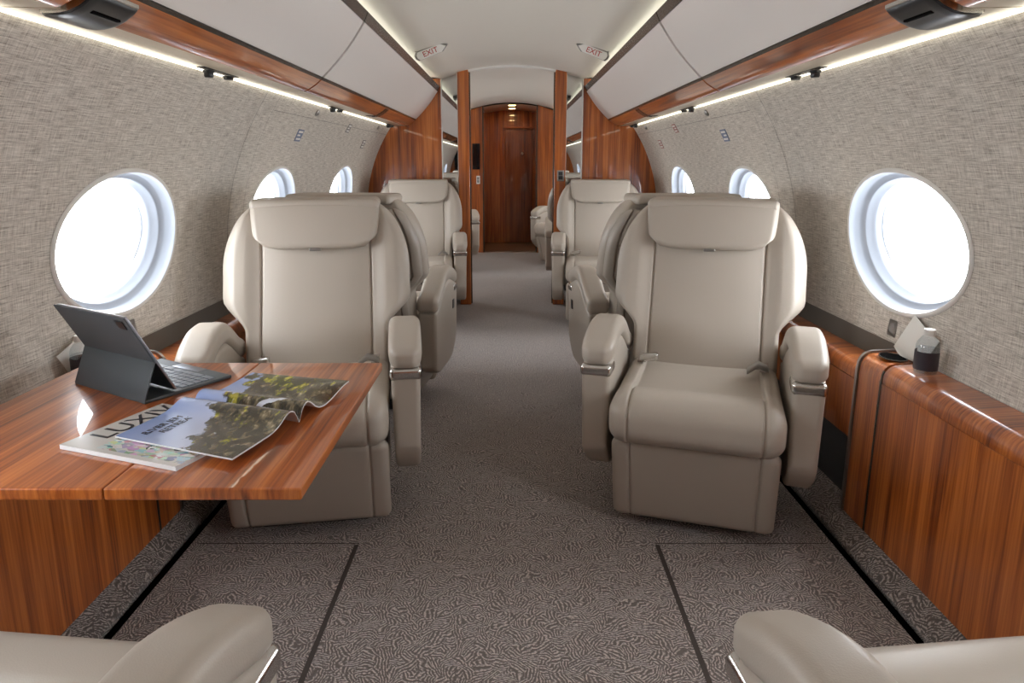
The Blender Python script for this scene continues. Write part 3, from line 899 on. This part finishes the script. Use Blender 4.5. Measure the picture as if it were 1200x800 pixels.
# screen leaning from t=.066 back to t=-.022
e0, e1 = Vector((.070, .009)), Vector((-.020, .182))
def lean(x, y, z):   # y = thickness, z = 0..1 height
    p = e0+(e1-e0)*z; nrm = Vector((-(e1-e0).y, (e1-e0).x)).normalized()  # towards the hinge side
    p = p+nrm*y; return (x, p.x, p.y)
def lbox(name, x0, x1, y0, y1, z0, z1, mat, par, r=.002):
    L = (e1-e0).length
    V, F = rbox((x1-x0)/2, (y1-y0)/2, (z1-z0)/2*L, r, (2, 1, 2), c=((x0+x1)/2, (y0+y1)/2, (z0+z1)/2*L), f=lambda x, y, z: T(*lean(x, y, z/L)))
    return mk(name, V, F, mat, par)
scn = lbox('screen', .004, W-.004, -.006, 0, 0, 1, M['alu'], tab)
lbox('display_glass', .010, W-.010, -.0066, -.0058, .03, .97, M['screen'], scn, .0003)
lbox('back_cover', .001, W-.001, .0004, .0034, .40, 1.01, M['case'], tab)
lbox('camera_bump', .012, .040, .003, .0052, .86, .97, M['dark'], tab, .001)
# lower flap from the hinge edge up to the fold
pk = e0+(e1-e0)*.42+Vector((-(e1-e0).y, (e1-e0).x)).normalized()*.002
V, F = rbox(W/2-.001, .0015, .5, .001, (1, 1, 1), c=(W/2, 0, .5), f=lambda x, y, z: T(x, .001+(pk.x-.001)*z+y, .004+(pk.y-.004)*max(0, min(1, z))))
mk('rear_flap', V, F, M['case'], tab)

# ------------------------------------------------------------------ magazines
def sheet(name, O, e1, e2, L1, L2, hfun, th, mat, mat2, label, cat, uvf):
    O = Vector(O); root = empty(name, O); tag(root, label, cat, 'magazines on the wooden table')
    n1, n2 = 6, 60
    V, UV, F = [], [], []
    for j in range(n2+1):
        for i in range(n1+1):
            s, t = i/n1, j/n2
            p = e1*(L1*s)+e2*(L2*t); V.append((p.x, p.y, hfun(s, t)+th)); UV.append(uvf(s, t))
    for j in range(n2):
        for i in range(n1): k = j*(n1+1)+i; F.append((k, k+1, k+n1+2, k+n1+1))
    top = mk('page', V, F, mat, root, uv=UV)
    V2 = [(x, y, z-.0004) for x, y, z in V]+[(x, y, z-th) for x, y, z in V]; n = len(V); F2 = [f for f in F]+[tuple(n+q for q in f[::-1]) for f in F]
    ring = [i for i in range(n1+1)]+[j*(n1+1)+n1 for j in range(1, n2+1)]+[n2*(n1+1)+i for i in range(n1-1, -1, -1)]+[j*(n1+1) for j in range(n2-1, 0, -1)]
    for q in range(len(ring)): a, b = ring[q], ring[(q+1) % len(ring)]; F2.append((a, b, n+b, n+a))
    auto(mk('page_block', V2, F2, M['paper'], root), 40)
    return root
TS = TZ+.0006
# closed magazine under the spread
c1 = Vector((.941, -.338, 0)).normalized(); c2_ = Vector((.338, .941, 0)).normalized()
m1 = sheet('magazine', (-.771, 1.092, TS), c1, c2_, .255, .215, lambda s, t: 0, .008, M['cover'], None,
           'closed magazine with pale cover lying partly under the open one', 'magazine', lambda s, t: (s, t))
def on_page(O, ax, ay, pos, z):
    m = Matrix.Identity(4)
    for i in range(3): m[i][0] = ax[i]; m[i][1] = ay[i]; m[i][2] = (0, 0, 1)[i]; m[i][3] = pos[i]
    m[2][3] = z; return m
p = c1*.036+c2_*.125
text_mesh('cover_title', 'LUXIV', .060, M['ink'], m1, on_page(None, c2_, -c1, p, .0087), .0002)
# open magazine
f1 = Vector((.927, -.375, 0)).normalized(); f2_ = Vector((.375, .927, 0)).normalized()
f2m = Vector((.26, .966, 0)).normalized()
def hop(s, t):
    # t across the spread, spine at .5
    d = abs(t-.5)
    if t < .5: h = .0085*(1-sm(.30, .5, t))*1.0 + .024*math.exp(-((t-.435)/.085)**2) - .0
    else: h = .026*math.exp(-((t-.575)/.075)**2)+.016*sm(.72, 1.0, t)*(.4+.6*s)
    h *= (.75+.35*s)
    return max(.0004, h*min(1, d/.035)**.6 + .003)
m2 = sheet('magazine', (-.690, 1.118, TS), f1, f2m, .262, .385, hop, .003, M['picture'], None,
           'open magazine showing a waterfall landscape spread', 'magazine', lambda s, t: (t, s))
for k, (txt, a, sz) in enumerate((('Ridge of', .070, .026), ('the ISLAND', .105, .026))):
    pass
for txt, dn, al, sz in (('Road to a', .045, .070, .021), ('HIDDEN LINE', .068, .082, .021)):
    t_ = al/.385; p = f1*dn+f2m*al
    text_mesh('page_heading', 'RIVER JEMI' if dn < .05 else 'RETREAT', sz, M['ink'], m2, on_page(None, f2m, -f1, p, hop(dn/.262, t_)+.0042), .0002)

# ------------------------------------------------------------------ bottles and napkins
def bottle(x, y, z, label):
    b = empty('water_bottle', (x, y, z)); tag(b, label, 'bottle', 'small water bottles by the windows')
    lathe('bottle_body', [(.020, 0), (.0275, .002), (.029, .01), (.0285, .03), (.029, .06), (.0285, .075), (.026, .086), (.018, .098), (.0125, .104), (.0125, .110)], M['bottle'], b)
    lathe('water', [(.018, .003), (.026, .004), (.0272, .012), (.0272, .070), (.0, .0705)], thin_glass('water_fill', (.88, .91, .93, 1), .05) if 'wf' not in M else M['wf'], b)
    lathe('cap', [(.0145, .104), (.015, .106), (.015, .119), (.0135, .121), (0, .1212)], M['white'], b)
    V = []; F = []; n = 22
    for k in range(n+1):
        a = R_(150+210*k/n-40)
        for z_ in (.012, .062): V.append((.0298*math.cos(a), .0298*math.sin(a), z_))
        if k: F.append((2*k-2, 2*k-1, 2*k+1, 2*k))
    mk('paper_label', V, F, M['label_dark'], b)
    return b
bottle(1.112, 1.765, .5935, 'small clear water bottle with white cap on the right cabinet')
bottle(-1.112, 1.705, .5935, 'small clear water bottle behind the tablet on the left cabinet')
def napkin(side, y, z, label, sc=1.0):
    r = empty('paper_napkin', (side*1.135, y, z)); tag(r, label, 'napkin', 'folded paper napkins by the windows')
    # square stood on a corner edge, leaning on the lining, with a soft centre fold
    V = []; F = []; n = 8; s = .105*sc
    for i in range(n+1):
        for j in range(n+1):
            u, v = i/n-.5, j/n-.5
            yy = (u*.93-v*.37)*s*1.25; zz = (u*.37+v*.93)*s+.042*sc
            zz = max(.0, zz)
            lean_ = .25*zz
            V.append((side*(lean_*-.0+ .012+.018*zz/.1-.006*math.cos(u*3)), yy, zz))
    for i in range(n):
        for j in range(n): k = i*(n+1)+j; F.append((k, k+1, k+n+2, k+n+1))
    b0 = len(V); V += [(x-side*.0015, y_, z_) for x, y_, z_ in V[:b0]]
    F += [tuple(b0+q for q in f[::-1]) for f in F[:]]
    ring = [i for i in range(n+1)]+[j*(n+1)+n for j in range(1, n+1)]+[n*(n+1)+i for i in range(n-1, -1, -1)]+[j*(n+1) for j in range(n-1, 0, -1)]
    for q in range(len(ring)): a, b = ring[q], ring[(q+1) % len(ring)]; F.append((a, b, b0+b, b0+a))
    auto(mk('napkin_sheet', V, F, M['napkin'], r), 60)
napkin(1, 1.89, .5935, 'white folded napkin leaning on the wall behind the right bottle', 1.12)
napkin(-1, 1.76, .5935, 'white folded napkin leaning on the wall behind the tablet')

# ------------------------------------------------------------------ world, camera
w = bpy.data.worlds.new('World'); bpy.context.scene.world = w; w.use_nodes = True
bg = w.node_tree.nodes['Background']; bg.inputs[0].default_value = (.93, .965, 1, 1); bg.inputs[1].default_value = 14
cam = bpy.data.cameras.new('Camera'); co = bpy.data.objects.new('Camera', cam); C.objects.link(co)
cam.sensor_width = 36; cam.lens = 24; cam.shift_y = -52/1200; cam.clip_start = .02
co.location = (0, 0, CAMZ); co.rotation_euler = (R_(90-11.17), 0, 0)
sc = bpy.context.scene; sc.camera = co
sc.view_settings.view_transform = 'Standard'; sc.view_settings.look = 'None'
sc.view_settings.gamma = 1; sc.view_settings.use_curve_mapping = False; sc.view_settings.exposure = .24
sc.cycles.use_denoising = True
sc.cycles.max_bounces = 14; sc.cycles.diffuse_bounces = 8; sc.cycles.glossy_bounces = 6; sc.cycles.transparent_max_bounces = 12
sc.cycles.sample_clamp_indirect = 12
